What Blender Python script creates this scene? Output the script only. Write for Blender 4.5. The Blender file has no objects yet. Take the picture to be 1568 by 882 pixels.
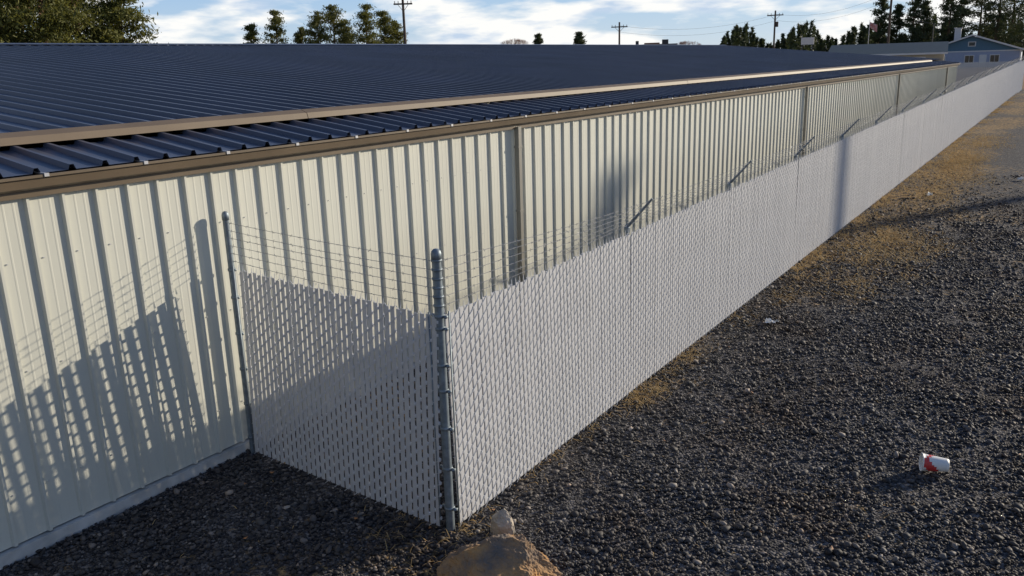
import bpy, math, random
import numpy as np
from mathutils import Vector, Matrix, noise, Euler
import bmesh
random.seed(7); rng=np.random.default_rng(11)
S=bpy.context.scene
COL=S.collection
# ---------------------------------------------------------------- helpers
def new_obj(name,me,parent=None,mat=None):
    o=bpy.data.objects.new(name,me); COL.objects.link(o)
    if parent: o.parent=parent
    if mat is not None and me is not None:
        for m in (mat if isinstance(mat,(list,tuple)) else [mat]): me.materials.append(m)
    return o
def empty(name,loc=(0,0,0),rot=0):
    o=bpy.data.objects.new(name,None); o.location=loc; o.rotation_euler=(0,0,rot); COL.objects.link(o); return o
class MB:
    def __init__(s): s.v=[];s.f=[];s.m=[]
    def add(s,vs,fs,mi=0):
        b=len(s.v); s.v.extend(vs)
        for f in fs: s.f.append(tuple(i+b for i in f)); s.m.append(mi)
    def box(s,x0,x1,y0,y1,z0,z1,mi=0):
        s.add([(x0,y0,z0),(x1,y0,z0),(x1,y1,z0),(x0,y1,z0),(x0,y0,z1),(x1,y0,z1),(x1,y1,z1),(x0,y1,z1)],
              [(0,3,2,1),(4,5,6,7),(0,1,5,4),(1,2,6,5),(2,3,7,6),(3,0,4,7)],mi)
    def tube(s,a,b,r0,r1=None,n=6,mi=0,caps=True):
        if r1 is None: r1=r0
        a=Vector(a);b=Vector(b);d=(b-a)
        if d.length<1e-7: return
        d.normalize(); u=d.orthogonal().normalized(); w=d.cross(u)
        vs=[];
        for c,r in((a,r0),(b,r1)):
            for i in range(n):
                t=2*math.pi*i/n; vs.append(tuple(c+u*(r*math.cos(t))+w*(r*math.sin(t))))
        fs=[(i,(i+1)%n,n+(i+1)%n,n+i) for i in range(n)]
        if caps: fs+= [tuple(range(n-1,-1,-1)),tuple(range(n,2*n))]
        s.add(vs,fs,mi)
    def lathe(s,c,prof,n=20,mi=0):
        vs=[];c=Vector(c)
        for r,z in prof:
            for i in range(n):
                t=2*math.pi*i/n; vs.append((c.x+r*math.cos(t),c.y+r*math.sin(t),c.z+z))
        fs=[]
        for k in range(len(prof)-1):
            for i in range(n): fs.append((k*n+i,k*n+(i+1)%n,(k+1)*n+(i+1)%n,(k+1)*n+i))
        s.add(vs,fs,mi)
    def mesh(s,name,smooth=False):
        me=bpy.data.meshes.new(name); me.from_pydata(s.v,[],s.f); me.update()
        me.polygons.foreach_set('material_index',s.m)
        if smooth: me.polygons.foreach_set('use_smooth',[True]*len(s.f))
        return me
def mat(name,col,rough=.6,metal=0,var=.0,vscale=3.,bump=0,bscale=40,spec=.5,transl=0,col2=None,detail=5,stretch=None,rvar=0):
    m=bpy.data.materials.new(name); m.use_nodes=True; nt=m.node_tree; b=nt.nodes['Principled BSDF']
    b.inputs['Roughness'].default_value=rough; b.inputs['Metallic'].default_value=metal
    b.inputs['Specular IOR Level'].default_value=spec
    c=(*col,1)
    tc=nt.nodes.new('ShaderNodeTexCoord'); src=tc.outputs['Object']
    if stretch:
        mp_=nt.nodes.new('ShaderNodeMapping'); mp_.inputs['Scale'].default_value=stretch; nt.links.new(src,mp_.inputs[0]); src=mp_.outputs[0]
    if var>0 or col2:
        n=nt.nodes.new('ShaderNodeTexNoise'); n.inputs['Scale'].default_value=vscale; n.inputs['Detail'].default_value=detail
        nt.links.new(src,n.inputs['Vector'])
        r=nt.nodes.new('ShaderNodeValToRGB'); r.color_ramp.elements[0].position=.32; r.color_ramp.elements[1].position=.68
        c2=col2 if col2 else tuple(x*(1-var) for x in col)
        r.color_ramp.elements[0].color=(*c2,1); r.color_ramp.elements[1].color=c
        nt.links.new(n.outputs['Fac'],r.inputs['Fac']); nt.links.new(r.outputs['Color'],b.inputs['Base Color'])
        if rvar>0:
            mr=nt.nodes.new('ShaderNodeMapRange'); mr.inputs['To Min'].default_value=rough-rvar; mr.inputs['To Max'].default_value=rough+rvar
            nt.links.new(n.outputs['Fac'],mr.inputs['Value']); nt.links.new(mr.outputs[0],b.inputs['Roughness'])
    else: b.inputs['Base Color'].default_value=c
    if bump>0:
        n2=nt.nodes.new('ShaderNodeTexNoise'); n2.inputs['Scale'].default_value=bscale; n2.inputs['Detail'].default_value=4
        nt.links.new(src,n2.inputs['Vector'])
        bp=nt.nodes.new('ShaderNodeBump'); bp.inputs['Strength'].default_value=bump; bp.inputs['Distance'].default_value=.02
        nt.links.new(n2.outputs['Fac'],bp.inputs['Height']); nt.links.new(bp.outputs['Normal'],b.inputs['Normal'])
    if transl>0:
        t=nt.nodes.new('ShaderNodeBsdfTranslucent'); t.inputs['Color'].default_value=c
        mx=nt.nodes.new('ShaderNodeMixShader'); mx.inputs[0].default_value=transl
        nt.links.new(b.outputs[0],mx.inputs[1]); nt.links.new(t.outputs[0],mx.inputs[2])
        nt.links.new(mx.outputs[0],nt.nodes['Material Output'].inputs['Surface'])
    return m
M_wall=mat('beige_wall_metal',(.65,.65,.575),.42,var=.10,vscale=.9,stretch=(1,1,.35))
M_base=mat('concrete_base',(.62,.62,.60),.8,var=.3,vscale=6)
M_roof=mat('dark_roof_metal',(.092,.105,.150),.36,var=.35,vscale=.45,spec=.9,rvar=.05)
M_tan=mat('tan_trim',(.20,.15,.105),.6,var=.15,vscale=2,spec=.3)
M_galv=mat('galvanised_steel',(.27,.32,.36),.55,metal=.45,var=.35,vscale=18)
M_slat=mat('white_slat',(.66,.66,.675),.5,var=.10,vscale=3,transl=.12)
M_wire=mat('fence_wire',(.62,.63,.66),.45)
M_barb=mat('barbed_wire_steel',(.30,.31,.33),.5,metal=.5)
M_bolt=mat('screw',(.6,.6,.62),.35,metal=.4)
# ---------------------------------------------------------------- ground
def sm(t): t=np.clip(t,0,1); return t*t*(3-2*t)
def gz(x,y):
    x=np.asarray(x,float);y=np.asarray(y,float)
    yy=np.clip(y,-9,60)
    zf=-.12+.0199*yy
    zw=np.where(yy<0,0.004*yy,.0199*yy)-.02
    k=sm((x+2.9)/2.7)
    return zw*(1-k)+zf*k - sm((y-300)/600)*1.0
def axis(parts):
    out=[]
    for a,b,st in parts: out+=list(np.arange(a,b,st))
    return np.array(out)
xs=axis([(-900,-100,50),(-100,-20,8),(-20,-4,2),(-4,12,.12),(12,30,1.),(30,120,8),(120,700,40)])
ys=axis([(-60,-8,4),(-8,16,.12),(16,60,.6),(60,200,7),(200,1800,50)])
X,Y=np.meshgrid(xs,ys,indexing='ij')
Z=gz(X,Y)
nz=np.array([[noise.noise(Vector((x*.9,y*.9,0)))*.016+noise.noise(Vector((x*3.1,y*3.1,5)))*.010 if (-4<x<12 and -8<y<30) else 0 for y in ys] for x in xs])
Z=Z+nz
nx,ny=len(xs),len(ys)
V=np.stack([X.ravel(),Y.ravel(),Z.ravel()],1)
idx=np.arange(nx*ny).reshape(nx,ny)
Fq=np.stack([idx[:-1,:-1].ravel(),idx[1:,:-1].ravel(),idx[1:,1:].ravel(),idx[:-1,1:].ravel()],1)
def np_mesh(name,V,F,smooth=False):
    me=bpy.data.meshes.new(name); k=F.shape[1]
    me.vertices.add(len(V)); me.vertices.foreach_set('co',V.astype(np.float32).ravel())
    me.loops.add(F.size); me.loops.foreach_set('vertex_index',F.astype(np.int32).ravel())
    me.polygons.add(len(F)); me.polygons.foreach_set('loop_start',np.arange(0,F.size,k,dtype=np.int32))
    me.polygons.foreach_set('loop_total',np.full(len(F),k,dtype=np.int32))
    if smooth: me.polygons.foreach_set('use_smooth',np.ones(len(F),bool))
    me.update(calc_edges=True); me.validate(); return me
mg=bpy.data.materials.new('gravel_ground'); mg.use_nodes=True; nt=mg.node_tree; N=nt.nodes; L=nt.links; B=N['Principled BSDF']
B.inputs['Roughness'].default_value=.85; B.inputs['Specular IOR Level'].default_value=.3
geo=N.new('ShaderNodeNewGeometry')
vo=N.new('ShaderNodeTexVoronoi'); vo.inputs['Scale'].default_value=38; L.new(geo.outputs['Position'],vo.inputs['Vector'])
sepc=N.new('ShaderNodeSeparateColor'); L.new(vo.outputs['Color'],sepc.inputs[0])
r1=N.new('ShaderNodeValToRGB'); e=r1.color_ramp.elements; e[0].color=(.018,.017,.020,1); e[1].color=(.22,.205,.20,1); e[1].position=1
e2=r1.color_ramp.elements.new(.6); e2.color=(.054,.050,.052,1)
L.new(sepc.outputs[0],r1.inputs['Fac'])
def nmath(op,a,b=None,clamp=False):
    n=N.new('ShaderNodeMath'); n.operation=op; n.use_clamp=clamp
    for i,v in enumerate((a,b)):
        if v is None: continue
        if isinstance(v,(int,float)): n.inputs[i].default_value=v
        else: L.new(v,n.inputs[i])
    return n.outputs[0]
sep=N.new('ShaderNodeSeparateXYZ'); L.new(geo.outputs['Position'],sep.inputs[0])
px,py=sep.outputs[0],sep.outputs[1]
n1=N.new('ShaderNodeTexNoise'); n1.inputs['Scale'].default_value=.33; n1.inputs['Detail'].default_value=7; L.new(geo.outputs['Position'],n1.inputs['Vector'])
n2=N.new('ShaderNodeTexNoise'); n2.inputs['Scale'].default_value=9; n2.inputs['Detail'].default_value=8; L.new(geo.outputs['Position'],n2.inputs['Vector'])
n3=N.new('ShaderNodeTexNoise'); n3.inputs['Scale'].default_value=.8; n3.inputs['Detail'].default_value=6; L.new(geo.outputs['Position'],n3.inputs['Vector'])
g=nmath('MULTIPLY',nmath('SUBTRACT',py,5.),.02,True)
g=nmath('MINIMUM',nmath('MULTIPLY',g,.3),.06)
bx=nmath('DIVIDE',nmath('SUBTRACT',px,1.0),.9); bx=nmath('POWER',2.718,nmath('MULTIPLY',nmath('MULTIPLY',bx,bx),-1.))
by=nmath('MULTIPLY',nmath('MULTIPLY',nmath('SUBTRACT',py,7.),.12,True),.155)
g=nmath('ADD',g,nmath('MULTIPLY',bx,by))
m1=nmath('ADD',nmath('ADD',n1.outputs['Fac'],nmath('MULTIPLY',nmath('SUBTRACT',n2.outputs['Fac'],.5),.9)),g)
m1=nmath('MULTIPLY',nmath('SUBTRACT',m1,.63),5,True)
m1=nmath('MULTIPLY',m1,.85)
far=nmath('MULTIPLY',nmath('SUBTRACT',py,68.),.2,True)
m1=nmath('MAXIMUM',m1,nmath('MULTIPLY',far,.9))
dm=nmath('MULTIPLY',nmath('SUBTRACT',nmath('ADD',n3.outputs['Fac'],nmath('MULTIPLY',nmath('ADD',g,0.),.9)),.54),4,True)
mb=N.new('ShaderNodeMix'); mb.data_type='RGBA'; L.new(nmath('MULTIPLY',dm,.6),mb.inputs[0]); L.new(r1.outputs['Color'],mb.inputs[6]); mb.inputs[7].default_value=(.080,.056,.040,1)
r2=N.new('ShaderNodeValToRGB'); r2.color_ramp.elements[0].color=(.11,.065,.03,1); r2.color_ramp.elements[1].color=(.50,.32,.13,1)
r2.color_ramp.elements[0].position=.35;r2.color_ramp.elements[1].position=.66
L.new(n2.outputs['Fac'],r2.inputs['Fac'])
mx=N.new('ShaderNodeMix'); mx.data_type='RGBA'; L.new(m1,mx.inputs[0]); L.new(mb.outputs[2],mx.inputs[6]); L.new(r2.outputs['Color'],mx.inputs[7])
L.new(mx.outputs[2],B.inputs['Base Color'])
bp=N.new('ShaderNodeBump'); bp.inputs['Strength'].default_value=.9; bp.inputs['Distance'].default_value=.02
L.new(vo.outputs['Distance'],bp.inputs['Height']); bp.invert=True
L.new(bp.outputs['Normal'],B.inputs['Normal'])
ground=new_obj('ground',np_mesh('ground',V,Fq,True),None,mg)
bm=bmesh.new(); bmesh.ops.create_icosphere(bm,subdivisions=1,radius=1); iv=np.array([v.co[:] for v in bm.verts]); iF=np.array([[v.index for v in f.verts] for f in bm.faces]); bm.free()
NS=215000
cand_x=rng.uniform(-2.85,11,NS*2); cand_y=rng.uniform(-4.5,24,NS*2)
dist=np.hypot(cand_x-4.47,cand_y+5.36)
keep=rng.uniform(0,1,NS*2)<np.clip(1.35-dist/20,.05,1)
keep&=(cand_x<2.0+ (cand_y+6)*1.0+3)
keep&=~((cand_x<-.1)&(cand_y>.8))
cx,cy=cand_x[keep],cand_y[keep]; n=len(cx)
sz=np.clip(rng.lognormal(math.log(.0112),.48,n),.005,.042)*(1+.25*np.clip((np.hypot(cx-4.47,cy+5.36)-10)/10,0,1))
sc=np.stack([sz*rng.uniform(.8,1.5,n),sz*rng.uniform(.7,1.3,n),sz*rng.uniform(.45,.85,n)],1)
a=rng.uniform(0,2*np.pi,n); tlt=rng.normal(0,.45,n)
ca,sa=np.cos(a),np.sin(a); ct,st=np.cos(tlt),np.sin(tlt)
P=iv[None]*(1+rng.uniform(-.3,.25,(n,len(iv),1)))*sc[:,None,:]
Pz=P[:,:,2]*ct[:,None]+P[:,:,0]*st[:,None]; Px=P[:,:,0]*ct[:,None]-P[:,:,2]*st[:,None]
Qx=Px*ca[:,None]-P[:,:,1]*sa[:,None]; Qy=Px*sa[:,None]+P[:,:,1]*ca[:,None]
gzz=gz(cx,cy)+rng.uniform(0,.006,n)
SV=np.stack([Qx+cx[:,None],Qy+cy[:,None],Pz+gzz[:,None]+sz[:,None]*.3],2).reshape(-1,3)
SF=(iF[None]+ (np.arange(n)*len(iv))[:,None,None]).reshape(-1,3)
ms=np_mesh('gravel',SV,SF)
shade=np.repeat(rng.beta(1.4,5.0,n),len(iF)).astype(np.float32)
at=ms.attributes.new('shade','FLOAT','FACE'); at.data.foreach_set('value',shade)
mst=bpy.data.materials.new('gravel_stone'); mst.use_nodes=True; q=mst.node_tree; b=q.nodes['Principled BSDF']; b.inputs['Roughness'].default_value=.7
an=q.nodes.new('ShaderNodeAttribute'); an.attribute_name='shade'
rr=q.nodes.new('ShaderNodeValToRGB'); rr.color_ramp.elements[0].color=(.018,.017,.019,1); rr.color_ramp.elements[1].color=(.58,.51,.44,1)
k=rr.color_ramp.elements.new(.45); k.color=(.105,.098,.096,1)
gq=q.nodes.new('ShaderNodeNewGeometry'); nq=q.nodes.new('ShaderNodeTexNoise'); nq.inputs['Scale'].default_value=.8; nq.inputs['Detail'].default_value=6; q.links.new(gq.outputs['Position'],nq.inputs['Vector'])
rq=q.nodes.new('ShaderNodeValToRGB'); rq.color_ramp.elements[0].position=.44; rq.color_ramp.elements[1].position=.66; rq.color_ramp.elements[0].color=(1,1,1,1); rq.color_ramp.elements[1].color=(1.0,.76,.58,1)
q.links.new(nq.outputs['Fac'],rq.inputs[0])
mq=q.nodes.new('ShaderNodeMix'); mq.data_type='RGBA'; mq.blend_type='MULTIPLY'; mq.inputs[0].default_value=1
q.links.new(an.outputs['Fac'],rr.inputs['Fac']); q.links.new(rr.outputs['Color'],mq.inputs[6]); q.links.new(rq.outputs[0],mq.inputs[7]); q.links.new(mq.outputs[2],b.inputs['Base Color'])
new_obj('gravel',ms,None,mst)
def g1(x,y): return float(gz(x,y))
def straw_mesh():
    V_=[];F_=[]
    r=random.Random(3)
    def blade(x,y,L_,az,el,w=.004):
        b=len(V_); g0=g1(x,y)+.006; dx,dy=math.cos(az),math.sin(az)
        mx_,my_=x+dx*L_*.5,y+dy*L_*.5
        V_.extend([(x-dy*w,y+dx*w,g0),(x+dy*w,y-dx*w,g0),(mx_+dy*w,my_-dx*w,g0+L_*.5*math.tan(el)+.01),(mx_-dy*w,my_+dx*w,g0+L_*.5*math.tan(el)+.01),(x+dx*L_,y+dy*L_,g0+L_*.7*math.tan(el))])
        F_.append((b,b+1,b+2,b+3)); F_.append((b+3,b+2,b+4,b+4))
    cl=[]
    for i in range(130):
        y=r.uniform(-.3,60); cl.append((r.gauss(.16,.08),y,r.uniform(.1,.35),int(r.uniform(10,60))))
    for c_ in ((.22,3.5,.22,160),(.3,3.9,.2,120),(.15,5.2,.3,120),(.5,8.6,.35,200),(.3,12,.5,200),(.1,-.1,.3,70),(-.4,-.15,.3,70)): cl.append(c_)
    for i in range(60):
        y=r.uniform(9,34); cl.append((r.gauss(1.15,.6),y,r.uniform(.3,.8),int(r.uniform(30,100))))
    for i in range(40): cl.append((r.gauss(1.1,.45),r.gauss(13.1,1.2),.42,80))
    for i in range(70): cl.append((r.gauss(1.0,.35),r.gauss(26,3.0),.6,110))
    for (x,y,s_,n_) in cl:
        for _ in range(n_):
            xx=r.gauss(x,s_*.5); yy=r.gauss(y,s_)
            if xx<.05 and yy>0: xx=.06+abs(xx)*.3
            blade(xx,yy,r.uniform(.05,.17),r.uniform(0,6.28),r.uniform(.0,.6),.003 if yy<9 else .006)
    for _ in range(900):
        blade(r.uniform(-2.5,7),r.uniform(-2,14),r.uniform(.04,.10),r.uniform(0,6.28),r.uniform(0,.2),.003)
    F2=[f if f[2]!=f[3] else f[:3] for f in F_]
    me=bpy.data.meshes.new('dry_grass'); me.from_pydata(V_,[],F2); return me
new_obj('dry_grass',straw_mesh(),None,mat('straw',(.70,.50,.23),.8,col2=(.40,.25,.10),vscale=3,transl=.25))
lm=MB(); r=random.Random(9)
for _ in range(170):
    x,y=r.uniform(-2.4,7),r.uniform(-2,15)
    if x<.1 and y>.1: continue
    s_=r.uniform(.015,.035); g0=g1(x,y)+.035; a_=r.uniform(0,6.28); c_,d_=math.cos(a_)*s_,math.sin(a_)*s_
    lm.add([(x-c_,y-d_,g0),(x+d_*.6,y-c_*.6,g0-.008),(x+c_,y+d_,g0+.008),(x-d_*.6,y+c_*.6,g0-.006)],[(0,1,2),(0,2,3)])
new_obj('fallen_leaves',lm.mesh('leaves'),None,mat('dead_leaf',(.42,.18,.06),.7,col2=(.3,.16,.08),vscale=2))
# ---------------------------------------------------------------- storage building
D=2.80; WX=-2.90; Y0=-10.; Y1=55.0; HW=3.14
YR=-1.8801
bld=empty('metal_storage_building')
def ribs(y0,y1,pitch,phase,base,top,h,minor=True):
    out=[(y0,0)]
    k0=math.ceil((y0+.06-phase)/pitch); k=k0
    while phase+k*pitch<y1-.05:
        c=phase+k*pitch
        out+=[(c-base/2,0),(c-top/2,h),(c+top/2,h),(c+base/2,0)]
        if minor and c+pitch<y1-.05:
            for q_ in (.36,.64):
                m=c+pitch*q_; out+=[(m-.012,0),(m-.005,.0014),(m+.005,.0014),(m+.012,0)]
        k+=1
    out.append((y1,0)); return out
prof=ribs(Y0,Y1,.305,YR,.050,.024,.032)
vs=[];fs=[]
for y,h in prof: vs+=[(WX+h,y,.10),(WX+h,y,HW)]
for i in range(len(prof)-1): fs.append((2*i,2*i+2,2*i+3,2*i+1))
w=MB(); w.add(vs,fs)
RX,RZ=-18.,4.84
for yy,fl in((Y0,1),(Y1,0)):
    w.add([(WX,yy,.0),(2*RX-WX,yy,.0),(2*RX-WX,yy,HW+.1),(RX,yy,RZ-.05),(WX,yy,HW+.1)],[(0,1,2,3,4)])
w.box(2*RX-WX-.02,2*RX-WX,Y0,Y1,0,HW+.1)
new_obj('ribbed_walls',w.mesh('walls'),bld,M_wall)
bb=MB(); bb.box(WX-.1,WX+.055,Y0,Y1,-.4,.085); new_obj('base_curb',bb.mesh('curb'),bld,M_base)
EX,EZ=WX+.10,3.285
TX,TZ=-3.78,3.42
def roofstrip(x0,z0,x1,z1,name,y0=Y0-.1,y1=Y1+.1):
    pr=ribs(y0,y1,.305,YR+.08,.070,.034,.044,minor=False)
    b=MB(); v=[];f=[]
    for y,h in pr: v+=[(x0,y,z0+h),(x1,y,z1+h)]
    for i in range(len(pr)-1): f.append((2*i,2*i+2,2*i+3,2*i+1))
    b.add(v,f); return new_obj(name,b.mesh(name),bld,M_roof)
roofstrip(EX,EZ,TX,TZ,'roof_eave_strip')
roofstrip(TX-.06,TZ+.10,RX,RZ,'roof_main_slope')
roofstrip(2*RX-WX,EZ,RX,RZ,'roof_back_slope')
t=MB()
prf=[(TX+.05,TZ+.046),(TX+.03,TZ+.115),(TX-.075,TZ+.155),(TX-.16,TZ+.152)]
v=[];f=[]
seg=np.arange(Y0-.1,Y1+.2,6.1)
for a_,b_ in zip(seg[:-1],seg[1:]):
    bs=len(v)
    jit=random.uniform(-.004,.004)
    for (x,z) in prf: v+=[(x+jit,a_,z),(x+jit,b_-.006,z)]
    for i in range(3): f.append((bs+2*i,bs+2*i+1,bs+2*i+3,bs+2*i+2))
t.add(v,f); new_obj('transition_flashing',t.mesh('flash'),bld,M_tan)
rc=MB(); v=[(RX+.2,Y0-.12,RZ+.04),(RX+.2,Y1+.12,RZ+.04),(RX,Y0-.12,RZ+.08),(RX,Y1+.12,RZ+.08),(RX-.2,Y0-.12,RZ+.04),(RX-.2,Y1+.12,RZ+.04)]
rc.add(v,[(0,1,3,2),(2,3,5,4)]); new_obj('ridge_cap',rc.mesh('ridge'),bld,M_roof)
GZ=.085
gp=[(WX+.03,3.17),(WX+.03,3.085),(WX+.10,3.07),(WX+.145,3.09),(WX+.16,3.165),(WX+.185,3.172),(WX+.185,3.195),(WX+.165,3.195)]
gm=MB(); v=[];f=[]
for x,z in gp: v+=[(x,Y0-.1,z+GZ),(x,Y1+.1,z+GZ)]
for i in range(len(gp)-1): f.append((2*i,2*i+1,2*i+3,2*i+2))
gm.add(v,f)
gm.box(WX-.02,WX+.06,Y0,Y1,3.09,3.165)
new_obj('gutter',gm.mesh('gutter'),bld,mat('brown_gutter',(.16,.12,.08),.40,var=.2,vscale=2,spec=.5))
gm=MB()
for y in np.arange(Y0,Y1,.915): gm.box(WX+.02,WX+.188,y-.014,y+.014,3.196+GZ,3.204+GZ); gm.box(WX+.186,WX+.192,y-.02,y+.02,3.175+GZ,3.204+GZ)
new_obj('gutter_straps',gm.mesh('straps'),bld,M_bolt)
ds=MB()
for y in (5.49,21.37,36.07,50.5):
    ds.box(WX+.035,WX+.115,y-.04,y+.04,.12,3.12)
    for z in (.6,1.8,2.8): ds.box(WX+.03,WX+.12,y-.055,y+.055,z,z+.03)
new_obj('downspouts',ds.mesh('ds'),bld,mat('downspout_tan',(.26,.25,.22),.45,var=.1))
rk=MB()
for yy in (Y0-.12,Y1+.10):
    v=[(EX,yy,EZ+.05),(RX,yy,RZ+.08),(RX,yy,RZ-.12),(EX,yy,EZ-.14),(EX,yy+.02,EZ+.05),(RX,yy+.02,RZ+.08),(RX,yy+.02,RZ-.12),(EX,yy+.02,EZ-.14)]
    rk.add(v,[(0,1,2,3),(7,6,5,4),(0,4,5,1),(3,2,6,7)])
new_obj('rake_trim',rk.mesh('rake'),bld,M_tan)
sc_=MB()
kk=np.arange(math.ceil((Y0-YR)/.305),(30-YR)/.305)
for k in kk:
    y=YR+k*.305+.08
    for xr in np.arange(-4.6,-17.5,-1.5):
        z=TZ+.10+(RZ-TZ-.10)*((TX-.06-xr)/(TX-.06-RX))
        sc_.box(xr-.014,xr+.014,y-.014+.055,y+.014+.055,z+.0,z+.018)
    sc_.box(-2.97,-2.94,y+.045,y+.075,EZ+.0,EZ+.024)
    yw=YR+k*.305
    for z in (.55,1.6,2.55):
        sc_.box(WX,WX+.009,yw+.055,yw+.067,z,z+.012)
new_obj('screws',sc_.mesh('screws'),bld,M_bolt)
# ---------------------------------------------------------------- fences
H=2.12; PITCH=.070; SP=3.4907
def panel_mesh(length,seed,h=H,wd=.058,kn=.006,wr=.0034):
    r=random.Random(seed); b=MB()
    n=2*int(round(length/PITCH/2)); p=length/n
    for i in range(n):
        c=(i+.5)*p; dz=r.uniform(-.012,.012); lean=r.uniform(-.003,.003)
        z0,z1=.03,h-.035+dz
        x0=c-wd/2;x1=c+wd/2; y0=-.003+r.uniform(-.002,.002)
        vs=[]
        for z,ln in((z0,0),(z1,lean)):
            vs+=[(x0+ln,y0,z),(x0+.008+ln,y0-.003,z),(x1-.008+ln,y0-.003,z),(x1+ln,y0,z),(x1-.004+ln,y0+.006,z),(x0+.004+ln,y0+.006,z)]
        b.add(vs,[(0,1,7,6),(1,2,8,7),(2,3,9,8),(3,4,10,9),(4,5,11,10),(5,0,6,11),(6,7,8,9,10,11)],0)
        P_=.12
        z=.0+(i%2)*P_/2
        while z<h-.02:
            zt=min(z+P_/2,h)
            b.tube((c-p/2,-.0095,z),(c+p/2,-.0095,zt),wr,n=4,mi=1,caps=False)
            if z+P_<=h+.02:
                b.box(c+p/2-kn,c+p/2+kn,-.011,.009,z+P_/2-kn*1.5,z+P_/2+kn*1.5,1)
                b.tube((c+p/2,.009,z+P_/2),(c-p/2,.009,z+P_),wr,n=4,mi=1,caps=False)
            z+=P_
        b.tube((c-p/2,-.01,h-.03),(c-p/2+.004,-.004,h+.026),.0042,.002,n=4,mi=1)
    return b.mesh('fence_fabric')
slope=math.atan(.0199)
ff=empty('chain_link_fence')
meshes=[panel_mesh(SP,s) for s in range(4)]
for m_ in meshes: m_.materials.append(M_slat); m_.materials.append(M_wire)
ystart=.06; NP=19
first=panel_mesh(3.6441-ystart,99); first.materials.append(M_slat); first.materials.append(M_wire)
def gzf(y): return float(gz(.0,y))
def put_panel(me,y):
    o=bpy.data.objects.new('fabric_panel',me); COL.objects.link(o); o.parent=ff
    o.matrix_world=Matrix.Translation((.035,y,gzf(y)+.005))@Matrix.Rotation(math.pi/2+random.uniform(-.0015,.0015),4,'Z')@Matrix.Rotation(-slope,4,'Y')@Matrix.Rotation(random.uniform(-.004,.004),4,'X')
put_panel(first,ystart)
posts_y=[3.6441+i*SP for i in range(NP-1)]
for i,y in enumerate(posts_y): put_panel(meshes[i%4] if i%3 else meshes[(i*7)%4],y)
YE=posts_y[-1]+SP
fp=MB()
HP=2.64
def post(b,x,y,z0,h,r,cap=True):
    b.lathe((x,y,z0-.3),[(r,0),(r,h+.3)],20)
    if cap: b.lathe((x,y,z0+h),[(r*1.02,-.05),(r*1.12,-.05),(r*1.12,.0),(r*.98,.022),(r*.6,.038),(0.001,.044)],20)
z00=gzf(0)
post(fp,0,-.01,z00,HP,.041)
for z in (.22,.62,1.02,1.38,1.62,1.96,2.07):
    fp.lathe((0,-.01,z00+z),[(.043,0),(.049,.002),(.049,.030),(.043,.032)],20)
    fp.box(.042,.085,-.02,.0,z00+z+.004,z00+z+.028)
    fp.box(-.085,-.042,-.02,.0,z00+z+.004,z00+z+.028)
    fp.tube((.072,-.035,z00+z+.016),(.072,.015,z00+z+.016),.008,n=6)
strz=[2.17,2.25,2.33,2.41,2.49,2.57]
for z in strz: fp.lathe((0,-.01,z00+z),[(.042,0),(.048,.002),(.048,.020),(.042,.022)],16)
fp.box(.052,.060,.045,.060,z00+.05,z00+H)
new_obj('corner_post',fp.mesh('cp',True),ff,M_galv)
lp=MB()
for y in posts_y:
    g0=gzf(y); lp.tube((-.03,y,g0-.2),(-.03,y,g0+H+.02),.03,n=10)
    lp.lathe((-.03,y,g0+H-.03),[(.038,0),(.038,.06),(.02,.09),(.001,.095)],10)
    a=Vector((-.02,y,g0+H+.04)); e_=Vector((.30,y,g0+H+.40))
    lp.tube(a,e_,.022,.014,n=5)
post(lp,0,YE,gzf(YE),HP,.044)
new_obj('line_posts',lp.mesh('lp'),ff,M_galv)
sf=empty('side_fence')
sp=panel_mesh(2.62,55,wd=.0515,kn=.008,wr=.0038); sp.materials.append(M_slat); sp.materials.append(M_wire)
o=new_obj('fabric_panel',sp,sf); o.matrix_world=Matrix.Translation((-2.70,-.05,.0))@Matrix.Rotation(math.atan(.12/2.7),4,'Y')
s2=MB(); post(s2,-D+.02,-.01,0,HP,.033)
for z in (.15,.55,.95,1.35,1.75,2.05): s2.lathe((-D+.02,-.01,z),[(.035,0),(.041,.002),(.041,.028),(.035,.030)],16); s2.box(-D+.05,-D+.085,-.02,.0,z+.004,z+.026)
s2.box(-2.705,-2.695,-.06,-.045,.04,H)
s2.box(-.088,-.078,-.062,-.046,z00+.05,z00+H)
new_obj('wall_post',s2.mesh('wp',True),sf,M_galv)
def strand(b,pts,r=.0028,barb=.125,rnd=random.Random(4)):
    for p,q_ in zip(pts[:-1],pts[1:]):
        p=Vector(p);q_=Vector(q_);Ln=(q_-p).length; ns=max(2,int(Ln/.6)); prev=p
        sag=rnd.uniform(.008,.03)
        for i in range(1,ns+1):
            t=i/ns; c=p.lerp(q_,t)-Vector((0,0,sag*math.sin(math.pi*t)*min(1,Ln/3))); b.tube(prev,c,r,n=4,caps=False); prev=c
        nb=int(Ln/barb)
        for i in range(nb):
            t=(i+.5)/nb; c=p.lerp(q_,t)-Vector((0,0,sag*math.sin(math.pi*t)*min(1,Ln/3)))
            for _ in range(2):
                d=Vector((rnd.uniform(-1,1),rnd.uniform(-.6,.6),rnd.uniform(-1,1))).normalized()*.020
                b.tube(c-d,c+d,.0017,n=3,caps=False)
bw=MB(); bs=MB()
for j,z in enumerate(strz):
    t=(j+.5)/6
    pts=[(0.045,0,z00+z+.01)]
    for y in posts_y: pts.append((-.02+.32*t,y,gzf(y)+H+.04+.36*t))
    pts.append((0,YE,gzf(YE)+z)); strand(bw,pts,barb=.125)
    strand(bs,[(-.04,-.04,z00+z+.01),(-D+.05,-.03,z)])
new_obj('barbed_wire',bw.mesh('bw'),ff,M_barb); new_obj('barbed_wire_run',bs.mesh('bs'),sf,M_barb)
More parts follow.
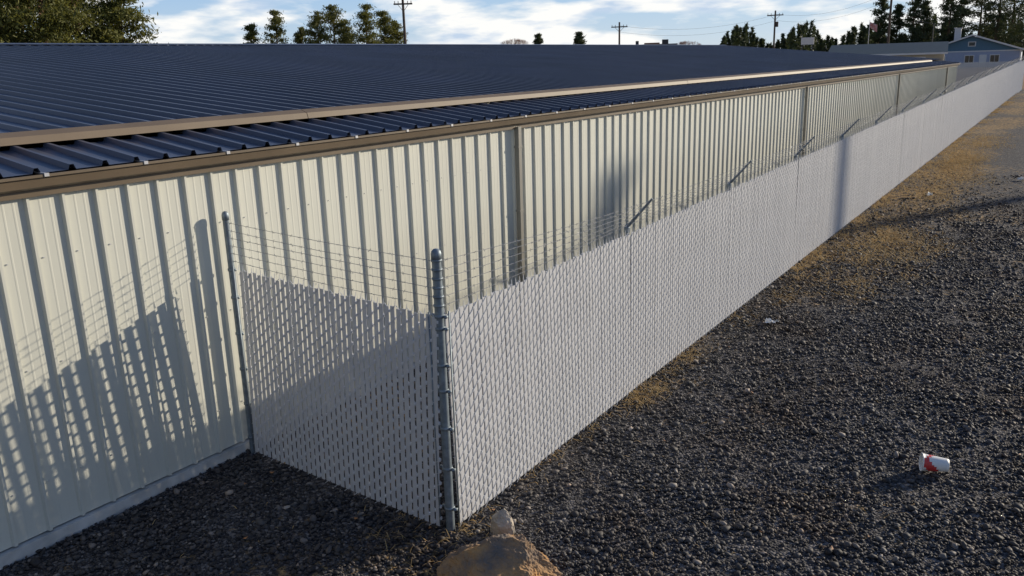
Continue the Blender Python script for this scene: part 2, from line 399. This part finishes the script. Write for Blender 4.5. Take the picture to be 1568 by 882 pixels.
rf=empty('end_fence')
for i in range(3):
    o=bpy.data.objects.new('fabric_panel',meshes[i]); COL.objects.link(o); o.parent=rf; o.matrix_world=Matrix.Translation((-SP*(i+1)-.05,YE,gzf(YE)))
# ---------------------------------------------------------------- rocks
def rock(name,loc,dims,seed,m,sub=5,cuts=16,rough=1.,rotz=0):
    bm=bmesh.new(); bmesh.ops.create_icosphere(bm,subdivisions=sub,radius=1)
    planes=[]
    r=random.Random(seed*10)
    for i in range(cuts):
        planes.append((Vector((r.uniform(-1,1),r.uniform(-1,1),r.uniform(-.2,1))).normalized(),r.uniform(.66,.88)))
    off=Vector((seed*3.1,seed*1.7,seed))
    for v in bm.verts:
        c=v.co.copy()
        p=c*(1+.22*noise.noise(c*1.2+off))
        for nrm,dd in planes:
            s_=p.dot(nrm)-dd-.03*noise.noise(c*4+nrm*5)
            if s_>0: p-=nrm*s_*.97
        k=rough*(.035*noise.noise(c*4+off)+.022*abs(noise.noise(c*9+off))+.012*noise.noise(c*22+off)+.006*noise.noise(c*45+off))
        v.co=p*(1-k)
    for v in bm.verts: v.co=Vector((v.co.x*dims[0],v.co.y*dims[1],v.co.z*dims[2]))
    me=bpy.data.meshes.new(name); bm.to_mesh(me); bm.free()
    o=new_obj(name,me,None,m); o.location=loc; o.rotation_euler=(0,0,rotz); return o
M_rock=mat('ochre_rock',(.50,.28,.11),.92,col2=(.16,.14,.125),vscale=4.5,bump=1.,bscale=30,detail=12)
M_rock2=mat('pale_rock',(.58,.50,.40),.85,var=.4,vscale=9,bump=.8,bscale=40)
rock('boulder',(.80,-.36,-.12),(.60,.46,.37),5,M_rock,6,rotz=.6,rough=2.6)
rock('pale_stone',(.45,.17,-.02),(.13,.10,.18),8,M_rock2,4,cuts=10,rough=2)
# ---------------------------------------------------------------- litter
def paper_cup():
    m=MB(); n=32
    Lc=.25; pr=[(.001,.004),(.062,.004),(.064,0),(.066,.02)]
    for i in range(1,10): pr.append((.066+.022*i/9,.02+(Lc-.032)*i/9))
    pr+=[(.093,Lc-.010),(.094,Lc-.002),(.088,Lc),(.084,Lc-.004),(.060,.01),(.001,.01)]
    m.lathe((0,0,0),pr,n)
    me=m.mesh('cup',True)
    for p in me.polygons:
        ring=p.index//n; s_=p.index%n
        if 3<=ring<=11:
            w_=(s_/n*2)%1
            p.material_index=1 if (7.5+1.8*math.sin(w_*6.28)<ring<10.5+math.sin(w_*6.28+1)) else 0
    return me
cup=new_obj('paper_cup',paper_cup(),None,[mat('cup_paper',(.82,.81,.78),.5,var=.05),mat('cup_red_print',(.62,.05,.05),.45)])
ax=Vector((-.72,-.25,.04)).normalized()
cup.rotation_mode='QUATERNION'; cup.rotation_quaternion=ax.to_track_quat('Z','Y'); cup.location=(3.70,3.34,g1(3.5,3.25)+.10)
def crumple(name,loc,s_,seed,col=(.8,.8,.78)):
    bm=bmesh.new(); bmesh.ops.create_grid(bm,x_segments=8,y_segments=6,size=s_)
    for v in bm.verts:
        c=v.co*(1.6/s_); v.co.z=abs(noise.noise(c+Vector((seed,0,0))))*s_*1.3; v.co.y*=.6; v.co.x+=noise.noise(c*1.3+Vector((0,seed,0)))*s_*.3
    me=bpy.data.meshes.new(name); bm.to_mesh(me); bm.free(); o=new_obj(name,me,None,mat(name,col,.6)); o.location=(loc[0],loc[1],g1(*loc)+.03); o.rotation_euler=(.1,.1,seed)
crumple('crumpled_paper',(.74,7.08),.10,3); crumple('crumpled_paper',(1.1,19.5),.10,5); crumple('crumpled_paper',(3.0,23.0),.10,6)
# ---------------------------------------------------------------- trees
M_pine=mat('pine_foliage',(.19,.185,.035),.7,col2=(.035,.055,.016),vscale=.5,transl=.3,detail=3)
M_dark=mat('fir_foliage',(.095,.115,.04),.75,col2=(.028,.045,.02),vscale=.3,transl=.2,detail=3)
M_bark=mat('bark',(.16,.10,.06),.9,var=.4,vscale=3)
def leaf_cloud(pts,size,r):
    n=len(pts); u=r.normal(size=(n,3)); u/=np.linalg.norm(u,axis=1)[:,None]; w_=np.cross(u,r.normal(size=(n,3))); w_/=np.linalg.norm(w_,axis=1)[:,None]
    s1=size*r.uniform(.5,1.4,n)[:,None]; s2_=size*r.uniform(.15,.40,n)[:,None]
    return np.stack([pts-u*s1,pts-w_*s2_,pts+u*s1,pts+w_*s2_],1).reshape(-1,3)
def pine_tree(name,loc,h,R,seed,leaf=.22,nclump=55,per=110,mf=M_pine,base=.3):
    r=np.random.default_rng(seed); rr_=random.Random(seed)
    par=empty(name,loc)
    tb=MB(); segs=6; prev=Vector((0,0,-.5))
    for i in range(segs):
        z=h*(i+1)/segs; c_=Vector((rr_.uniform(-.12,.12),rr_.uniform(-.12,.12),z)); tb.tube(prev,c_,.018*h*(1-i/segs)+.03,.018*h*(1-(i+1)/segs)+.03,n=8,caps=False); prev=c_
    pts=[]
    for i in range(nclump):
        t_=base+(1-base)*(i+rr_.random())/nclump
        rad=R*((1-t_)/(1-base))**.62*rr_.uniform(.35,1.12)+.12
        a_=rr_.uniform(0,6.28); c_=Vector((rad*math.cos(a_),rad*math.sin(a_),h*t_+rr_.uniform(-.3,.3)))
        tb.tube((0,0,h*t_-.35*rad),c_,.03+.008*rad,.015,n=4,caps=False)
        sg=.13*R+.12*rad
        g_=r.normal(size=(per,3))*[sg,sg,sg*.45]+np.array(c_)
        k_=per//3; tt=r.uniform(.3,1,(k_,1)); g2=np.array((0,0,h*t_-.35*rad))*(1-tt)+np.array(c_)*tt+r.normal(size=(k_,3))*.22*sg
        pts+=[g_,g2]
    pts.append(np.stack([r.normal(0,.2,80),r.normal(0,.2,80),h-r.uniform(-.2,1.2,80)],1))
    pts=np.concatenate(pts); V_=leaf_cloud(pts,leaf,r); F_=np.arange(len(V_)).reshape(-1,4)
    new_obj('trunk_and_limbs',tb.mesh('trunk'),par,M_bark); new_obj('foliage',np_mesh('foliage',V_,F_),par,mf); return par
CX,CY=4.4675,-5.3642
def at(b,d):
    b=math.radians(b); return (CX-d*math.sin(b),CY+d*math.cos(b),.9)
for b,d,h,R,s_ in ((67.5,66,15,3.2,1),(65.2,62,14,3.0,2),(63.4,70,16,3.4,3),(62.2,62,13.5,2.9,4),(60.6,66,14.5,3.0,5),(58.2,64,11.0,2.0,6),(64.3,80,17,3.3,21),(61.0,84,17,3.2,22)):
    pine_tree('pine_tree',at(b,d),h,R,s_,leaf=.16,nclump=75,per=190,base=.22)
for b,d,h,R,s_ in ((50.7,120,9.4,1.7,7),(49.2,120,11.,2.2,8),(47.7,122,8.8,1.6,9),(46.6,118,10.6,2.6,10),(45.6,120,11.6,2.7,11),(44.9,125,10,2.3,12),(43.5,118,11.5,2.6,13),(42.4,121,10.8,2.5,14),(41.7,122,9.4,1.9,15)):
    pine_tree('pine_tree',at(b,d),h-.4,R,s_,leaf=.20,nclump=50,per=95,base=.2)
for b,d,h,R,s_ in ((32.4,150,8.0,1.2,31),(29.7,150,8.2,1.5,32),(11.3,180,13.6,2.2,33),(10.4,182,12,2.2,34),(9.5,178,14.0,2.4,35),(8.9,185,12.5,2.2,36),(7.6,175,15.5,2.3,37),(7.0,180,13.5,2.2,38),(6.0,200,18,3.6,39),(5.1,195,20,3.8,40),(4.4,200,19,3.8,41),(3.6,192,20,4,42),(2.8,196,18,3.6,43)):
    pine_tree('conifer_tree',at(b,d),h-.3,R,s_,leaf=.28,nclump=60,per=80,mf=M_dark,base=.1)
def bare_tree(name,loc,h,seed):
    r=random.Random(seed); b=MB()
    def br(p,d,L_,rad,dep):
        q_=p+d*L_; b.tube(p,q_,rad,rad*.6,n=4,caps=False)
        if dep==0: return
        for _ in range(4):
            nd=(d+Vector((r.uniform(-.8,.8),r.uniform(-.8,.8),r.uniform(-.1,.6)))).normalized(); br(q_,nd,L_*.68,rad*.6,dep-1)
    br(Vector((0,0,-.3)),Vector((0,0,1)),h*.33,.08,5)
    o=new_obj(name,b.mesh(name),None,mat('bare_twigs',(.32,.20,.16),.9)); o.location=loc
bare_tree('bare_tree',at(33.9,140),8.2,3); bare_tree('bare_tree',at(22.7,140),6.9,5)
r=np.random.default_rng(77); pts=[]
for b in np.linspace(20.6,2.0,170):
    b+=r.normal(0,.12); d=r.uniform(240,290); h=r.uniform(7,11.)*(.85+.22*math.sin(b*1.7)) +1.; x,y,z=at(b,d); R=h*r.uniform(.13,.2)
    k=240; t_=r.uniform(.02,1,k)**.8; rad=R*(1-t_)**.8*r.uniform(.1,1.1,k)+.1; a_=r.uniform(0,6.28,k)
    pts.append(np.stack([x+rad*np.cos(a_),y+rad*np.sin(a_),z+h*t_],1))
pts=np.concatenate(pts); V_=leaf_cloud(pts,.7,r); new_obj('distant_treeline',np_mesh('treeline',V_,np.arange(len(V_)).reshape(-1,4)),None,M_dark)
# ---------------------------------------------------------------- utility poles, wires
M_wood=mat('weathered_wood',(.13,.10,.08),.9,var=.3,vscale=4)
M_dk=mat('dark_metal',(.05,.05,.055),.5)
M_wht=mat('white_paint',(.78,.78,.78),.5,var=.05)
def utility_pole(loc,h,rot,rad=.16,arm=2.4,can=False):
    m=MB(); m.tube((0,0,-1),(0,0,h),rad*1.1,rad*.75,n=10)
    m.box(-arm/2,arm/2,-.06,.06,h-.75,h-.6)
    for x in (-arm/2+.12,-arm/4,arm/4,arm/2-.12): m.tube((x,0,h-.6),(x,0,h-.38),.04,n=6)
    m.tube((-arm*.3,0.05,h-.68),(0,.15,h-1.4),.03,n=4); m.tube((arm*.3,0.05,h-.68),(0,.15,h-1.4),.03,n=4)
    if can: m.lathe((.32,0,h-2.4),[(.001,0),(.2,0),(.2,.75),(.001,.8)],12)
    o=new_obj('utility_pole',m.mesh('pole'),None,M_wood); o.location=loc; o.rotation_euler=(0,0,rot); return o
P1=at(41.1,90);P2=at(27.1,130);P3=at(17.4,140);P4=at(10.8,122)
utility_pole(P1,10.0,math.radians(35),arm=1.9); utility_pole(P2,8.6,math.radians(20)); utility_pole(P3,9.8,math.radians(15),can=True); utility_pole(P4,13.5,math.radians(12))
utility_pole((28.5,66.7,.9),18.5,.6,rad=.30)
wl=MB()
for (A,hA),(Bp,hB) in (((P3,9.3),(P4,10.6)),((P4,10.6),((28.5,66.7,.9),11.)),((P2,8.1),(P3,9.2))):
    for dz in (0,-.9):
        A_=Vector((A[0],A[1],A[2]+hA+dz)); B_=Vector((Bp[0],Bp[1],Bp[2]+hB+dz)); prev=A_
        for i in range(1,13):
            t_=i/12; c_=A_.lerp(B_,t_)-Vector((0,0,1.2*4*t_*(1-t_))); wl.tube(prev,c_,.014,n=3,caps=False); prev=c_
new_obj('power_lines',wl.mesh('wires'),None,M_dk)
m=MB(); m.tube((0,0,-1),(0,0,6.2),.09,.05,n=8); m.tube((0,0,6.1),(-1.3,0,6.5),.04,n=6); m.box(-1.9,-1.2,-.12,.12,6.42,6.55)
o=new_obj('street_lamp',m.mesh('lamp'),None,M_dk); o.location=at(8.4,112)
m=MB(); m.tube((0,0,-1),(0,0,7.2),.05,.03,n=8); m.lathe((0,0,7.2),[(.03,0),(.07,.05),(.001,.12)],8)
vs=[];n_=8
for i in range(n_+1): y_=.12*math.sin(i*.9); vs+=[(i*.12,y_,7.1-.05*i),(i*.12,y_,6.4-.08*i)]
m.add(vs,[(2*i,2*i+1,2*i+3,2*i+2) for i in range(n_)],1)
o=new_obj('flag_pole',m.mesh('flag'),None,[M_wht,mat('flag_cloth',(.5,.08,.08),.8,col2=(.6,.5,.5),vscale=6)]); o.location=at(11.9,125)
m=MB(); m.tube((-.7,0,-1),(-.7,0,4.6),.08,n=6); m.tube((.7,0,-1),(.7,0,4.6),.08,n=6); m.box(-.9,.9,-.1,.1,4.6,5.6,1); m.box(-.96,.96,-.08,.08,4.54,4.6)
o=new_obj('roadside_sign',m.mesh('sign'),None,[M_dk,M_wht]); o.location=at(15.4,135); o.rotation_euler=(0,0,.2)
# ---------------------------------------------------------------- background buildings
M_blue=mat('blue_siding',(.40,.46,.62),.6,var=.08,vscale=2); M_teal=mat('teal_gable',(.10,.21,.31),.6,var=.1); M_glass=mat('window_glass',(.03,.04,.05),.1)
M_shin=mat('grey_shingles',(.10,.12,.14),.8,var=.3,vscale=3)
hs=empty('blue_house',at(6.3,168),math.radians(6.1-4))
Wd=7.8;Hh=3.0;Rg=5.5;Dp=9
m=MB(); m.box(-Wd+.5,Wd-.5,0,Dp,-.5,Hh); new_obj('walls',m.mesh('w'),hs,M_blue)
m=MB(); m.add([(-Wd+.5,.0,Hh),(Wd-.5,.0,Hh),(0,.0,Rg-.15),(-Wd+.5,Dp,Hh),(Wd-.5,Dp,Hh),(0,Dp,Rg-.15)],[(0,1,2),(5,4,3)]); new_obj('gables',m.mesh('g'),hs,M_teal)
m=MB()
for s_ in(-1,1):
    z0=Hh-.15
    m.add([(s_*(Wd+.1),-.6,z0),(0,-.6,Rg),(0,Dp+.5,Rg),(s_*(Wd+.1),Dp+.5,z0),(s_*(Wd+.1),-.6,z0+.12),(0,-.6,Rg+.12),(0,Dp+.5,Rg+.12),(s_*(Wd+.1),Dp+.5,z0+.12)],[(0,1,2,3),(4,5,6,7),(0,3,7,4)])
new_obj('roof',m.mesh('r'),hs,M_shin)
m=MB()
for s_ in(-1,1):
    m.add([(s_*(Wd+.12),-.64,Hh-.22),(0,-.64,Rg-.07),(0,-.64,Rg+.2),(s_*(Wd+.12),-.64,Hh+.05),],[(0,1,2,3)])
for x in (-4.6,-.2,3.6):
    m.box(x-.75,x+.75,-.08,-.002,.9,2.3)
m.box(1.3,2.4,-.08,-.002,0,2.3)
m.box(-Wd+.46,Wd-.46,-.05,-.003,Hh-.2,Hh-.02)
for x in (-Wd+.5,Wd-.5): m.box(x-.1,x+.1,-.06,.1,-.2,Hh-.2)
m.box(-.6,.6,-.06,-.004,3.7,4.5)
new_obj('white_trim',m.mesh('t'),hs,M_wht)
m=MB()
for x in (-4.6,-.2,3.6):
    m.box(x-.62,x-.03,-.1,-.083,1.02,2.18); m.box(x+.03,x+.62,-.1,-.083,1.02,2.18)
m.box(-.45,.45,-.09,-.062,3.82,4.38)
new_obj('windows',m.mesh('wi'),hs,M_glass)
m=MB(); m.box(-3.2,-2.2,4,5,Rg-1.5,Rg+1.3); m.box(-3.35,-2.05,3.9,5.1,Rg+1.3,Rg+1.42); new_obj('chimney',m.mesh('ch'),hs,M_wht)
M_beige=mat('beige_metal',(.48,.44,.36),.5,var=.08); M_grn=mat('green_grey_roof',(.11,.13,.12),.6,var=.15)
sh=empty('beige_metal_shed',at(10.9,100),math.radians(10.6-3))
m=MB(); Wd=5.6; m.box(-Wd,Wd,0,9,-.5,3.0); m.add([(Wd,0,3.0),(Wd,9,3.0),(Wd,4.5,4.0),(-Wd,0,3.0),(-Wd,9,3.0),(-Wd,4.5,4.0)],[(0,1,2),(5,4,3)])
for i in range(36): m.box(-Wd+.15+i*.31,-Wd+.19+i*.31,-.03,-.001,0,2.98)
new_obj('walls',m.mesh('w'),sh,M_beige)
m=MB(); m.add([(-Wd-.3,-.4,2.95),(Wd+.3,-.4,2.95),(Wd+.3,4.5,4.1),(-Wd-.3,4.5,4.1),(Wd+.3,9.4,2.95),(-Wd-.3,9.4,2.95)],[(0,1,2,3),(3,2,4,5)]); new_obj('roof',m.mesh('r'),sh,M_grn)
m=MB(); m.box(-Wd-.32,Wd+.32,-.5,-.41,2.82,3.0)
for x in (-3,2.5): m.box(x-1.4,x+1.4,-.06,-.035,0,2.6)
new_obj('trim_and_doors',m.mesh('t'),sh,M_wht)
cb=empty('flat_roof_building',at(25.0,140),math.radians(25))
m=MB(); m.box(-3.8,3.8,0,7,-.5,5.2); m.box(-1.2,1.2,-1.0,0,-.5,5.7); new_obj('walls',m.mesh('w'),cb,mat('brown_stucco',(.24,.15,.10),.8,var=.1))
m=MB(); m.box(-3.95,3.95,-.12,7.1,5.2,5.5); m.box(1.6,2.6,2,3,5.5,6.2); m.box(-2.6,-2.1,2,2.5,5.5,6.1); new_obj('parapet',m.mesh('p'),cb,M_dk)
m=MB()
for x in (-2.6,2.6): m.box(x-.8,x+.8,-.05,-.003,.8,2.3)
new_obj('windows',m.mesh('wi'),cb,M_glass)
# ---------------------------------------------------------------- camera
c=dict(f=1280.84,th=.6040,ph=.2619,ro=-.0303,loc=(4.4675,-5.3642,4.0576))
th,ph,ro=c['th'],c['ph'],c['ro']
fw=Vector((-math.sin(th)*math.cos(ph),math.cos(th)*math.cos(ph),-math.sin(ph)))
r0=Vector((math.cos(th),math.sin(th),0)); u0=r0.cross(fw)
rt=math.cos(ro)*r0+math.sin(ro)*u0; up=-math.sin(ro)*r0+math.cos(ro)*u0
cam=bpy.data.cameras.new('camera'); co=bpy.data.objects.new('camera',cam); COL.objects.link(co)
Mx=Matrix.Identity(4)
for i in range(3): Mx[i][0]=rt[i];Mx[i][1]=up[i];Mx[i][2]=-fw[i];Mx[i][3]=c['loc'][i]
co.matrix_world=Mx; cam.sensor_width=36; cam.lens=36*c['f']/1568; cam.clip_end=4000; cam.clip_start=.05
S.camera=co
# ---------------------------------------------------------------- light
sd=Vector((1,1.85,0)).normalized()*math.cos(math.radians(14.7)); sd.z=math.sin(math.radians(14.7))
sl=bpy.data.lights.new('sun','SUN'); sl.energy=5.0; sl.angle=math.radians(.5); sl.color=(1,.885,.70)
so=bpy.data.objects.new('sun',sl); COL.objects.link(so); so.rotation_euler=(-sd).to_track_quat('-Z','Y').to_euler()
W=bpy.data.worlds.new('World'); S.world=W; W.use_nodes=True; wn=W.node_tree; bg=wn.nodes['Background']; bg.inputs[1].default_value=.10
WN=wn.nodes; WL=wn.links
sk=WN.new('ShaderNodeTexSky'); sk.sky_type='NISHITA'; sk.sun_disc=False; sk.sun_elevation=math.radians(14.7); sk.sun_rotation=math.atan2(1,1.85)
sk.dust_density=.3; sk.air_density=1.0; sk.ozone_density=3
tc=WN.new('ShaderNodeTexCoord')
sx=WN.new('ShaderNodeSeparateXYZ'); WL.new(tc.outputs['Generated'],sx.inputs[0])
gr=WN.new('ShaderNodeValToRGB'); ge=gr.color_ramp.elements; ge[0].position=0; ge[0].color=(.70,.83,.96,1); ge[1].position=.45; ge[1].color=(.055,.14,.36,1)
g3=ge.new(.08); g3.color=(.44,.66,.96,1); g4=ge.new(.22); g4.color=(.16,.31,.62,1)
WL.new(sx.outputs[2],gr.inputs[0])
sc10=WN.new('ShaderNodeVectorMath'); sc10.operation='SCALE'; sc10.inputs[3].default_value=9.3; WL.new(gr.outputs[0],sc10.inputs[0])
bl=WN.new('ShaderNodeMix'); bl.data_type='RGBA'; bl.inputs[0].default_value=.80; WL.new(sk.outputs[0],bl.inputs[6]); WL.new(sc10.outputs[0],bl.inputs[7])
mp=WN.new('ShaderNodeMapping'); mp.inputs['Scale'].default_value=(1,1,4.0); mp.inputs['Location'].default_value=(.35,.1,0)
WL.new(tc.outputs['Generated'],mp.inputs[0]); nn=WN.new('ShaderNodeTexNoise'); nn.inputs['Scale'].default_value=7; nn.inputs['Detail'].default_value=9; nn.inputs['Roughness'].default_value=.5
WL.new(mp.outputs[0],nn.inputs['Vector'])
cr=WN.new('ShaderNodeValToRGB'); cr.color_ramp.elements[0].position=.43; cr.color_ramp.elements[1].position=.53
WL.new(nn.outputs['Fac'],cr.inputs[0])
fade=WN.new('ShaderNodeMapRange'); fade.inputs['From Min'].default_value=.10; fade.inputs['From Max'].default_value=.35; fade.inputs['To Min'].default_value=1; fade.inputs['To Max'].default_value=.10; WL.new(sx.outputs[2],fade.inputs[0])
mu=WN.new('ShaderNodeMath'); mu.operation='MULTIPLY'; WL.new(cr.outputs[0],mu.inputs[0]); WL.new(fade.outputs[0],mu.inputs[1])
nc=WN.new('ShaderNodeTexNoise'); nc.inputs['Scale'].default_value=10; nc.inputs['Detail'].default_value=6; WL.new(mp.outputs[0],nc.inputs['Vector'])
cc=WN.new('ShaderNodeValToRGB'); cc.color_ramp.elements[0].position=.36; cc.color_ramp.elements[0].color=(.54,.66,.82,1); cc.color_ramp.elements[1].position=.48; cc.color_ramp.elements[1].color=(.98,.98,.96,1)
WL.new(nc.outputs['Fac'],cc.inputs[0])
s9=WN.new('ShaderNodeVectorMath'); s9.operation='SCALE'; s9.inputs[3].default_value=10.2; WL.new(cc.outputs[0],s9.inputs[0])
cm=WN.new('ShaderNodeMix'); cm.data_type='RGBA'; WL.new(mu.outputs[0],cm.inputs[0]); WL.new(bl.outputs[2],cm.inputs[6]); WL.new(s9.outputs[0],cm.inputs[7])
dt=WN.new('ShaderNodeVectorMath'); dt.operation='DOT_PRODUCT'; WL.new(tc.outputs['Generated'],dt.inputs[0]); dt.inputs[1].default_value=(.475,.880,0)
mr=WN.new('ShaderNodeMapRange'); mr.inputs['From Min'].default_value=-1; mr.inputs['From Max'].default_value=.1; mr.inputs['To Min'].default_value=.5; mr.inputs['To Max'].default_value=1.0; WL.new(dt.outputs['Value'],mr.inputs[0])
fs_=WN.new('ShaderNodeVectorMath'); fs_.operation='SCALE'; WL.new(cm.outputs[2],fs_.inputs[0]); WL.new(mr.outputs[0],fs_.inputs[3])
WL.new(fs_.outputs[0],bg.inputs[0])
S.view_settings.view_transform='Standard'; S.view_settings.look='None'; S.view_settings.exposure=0
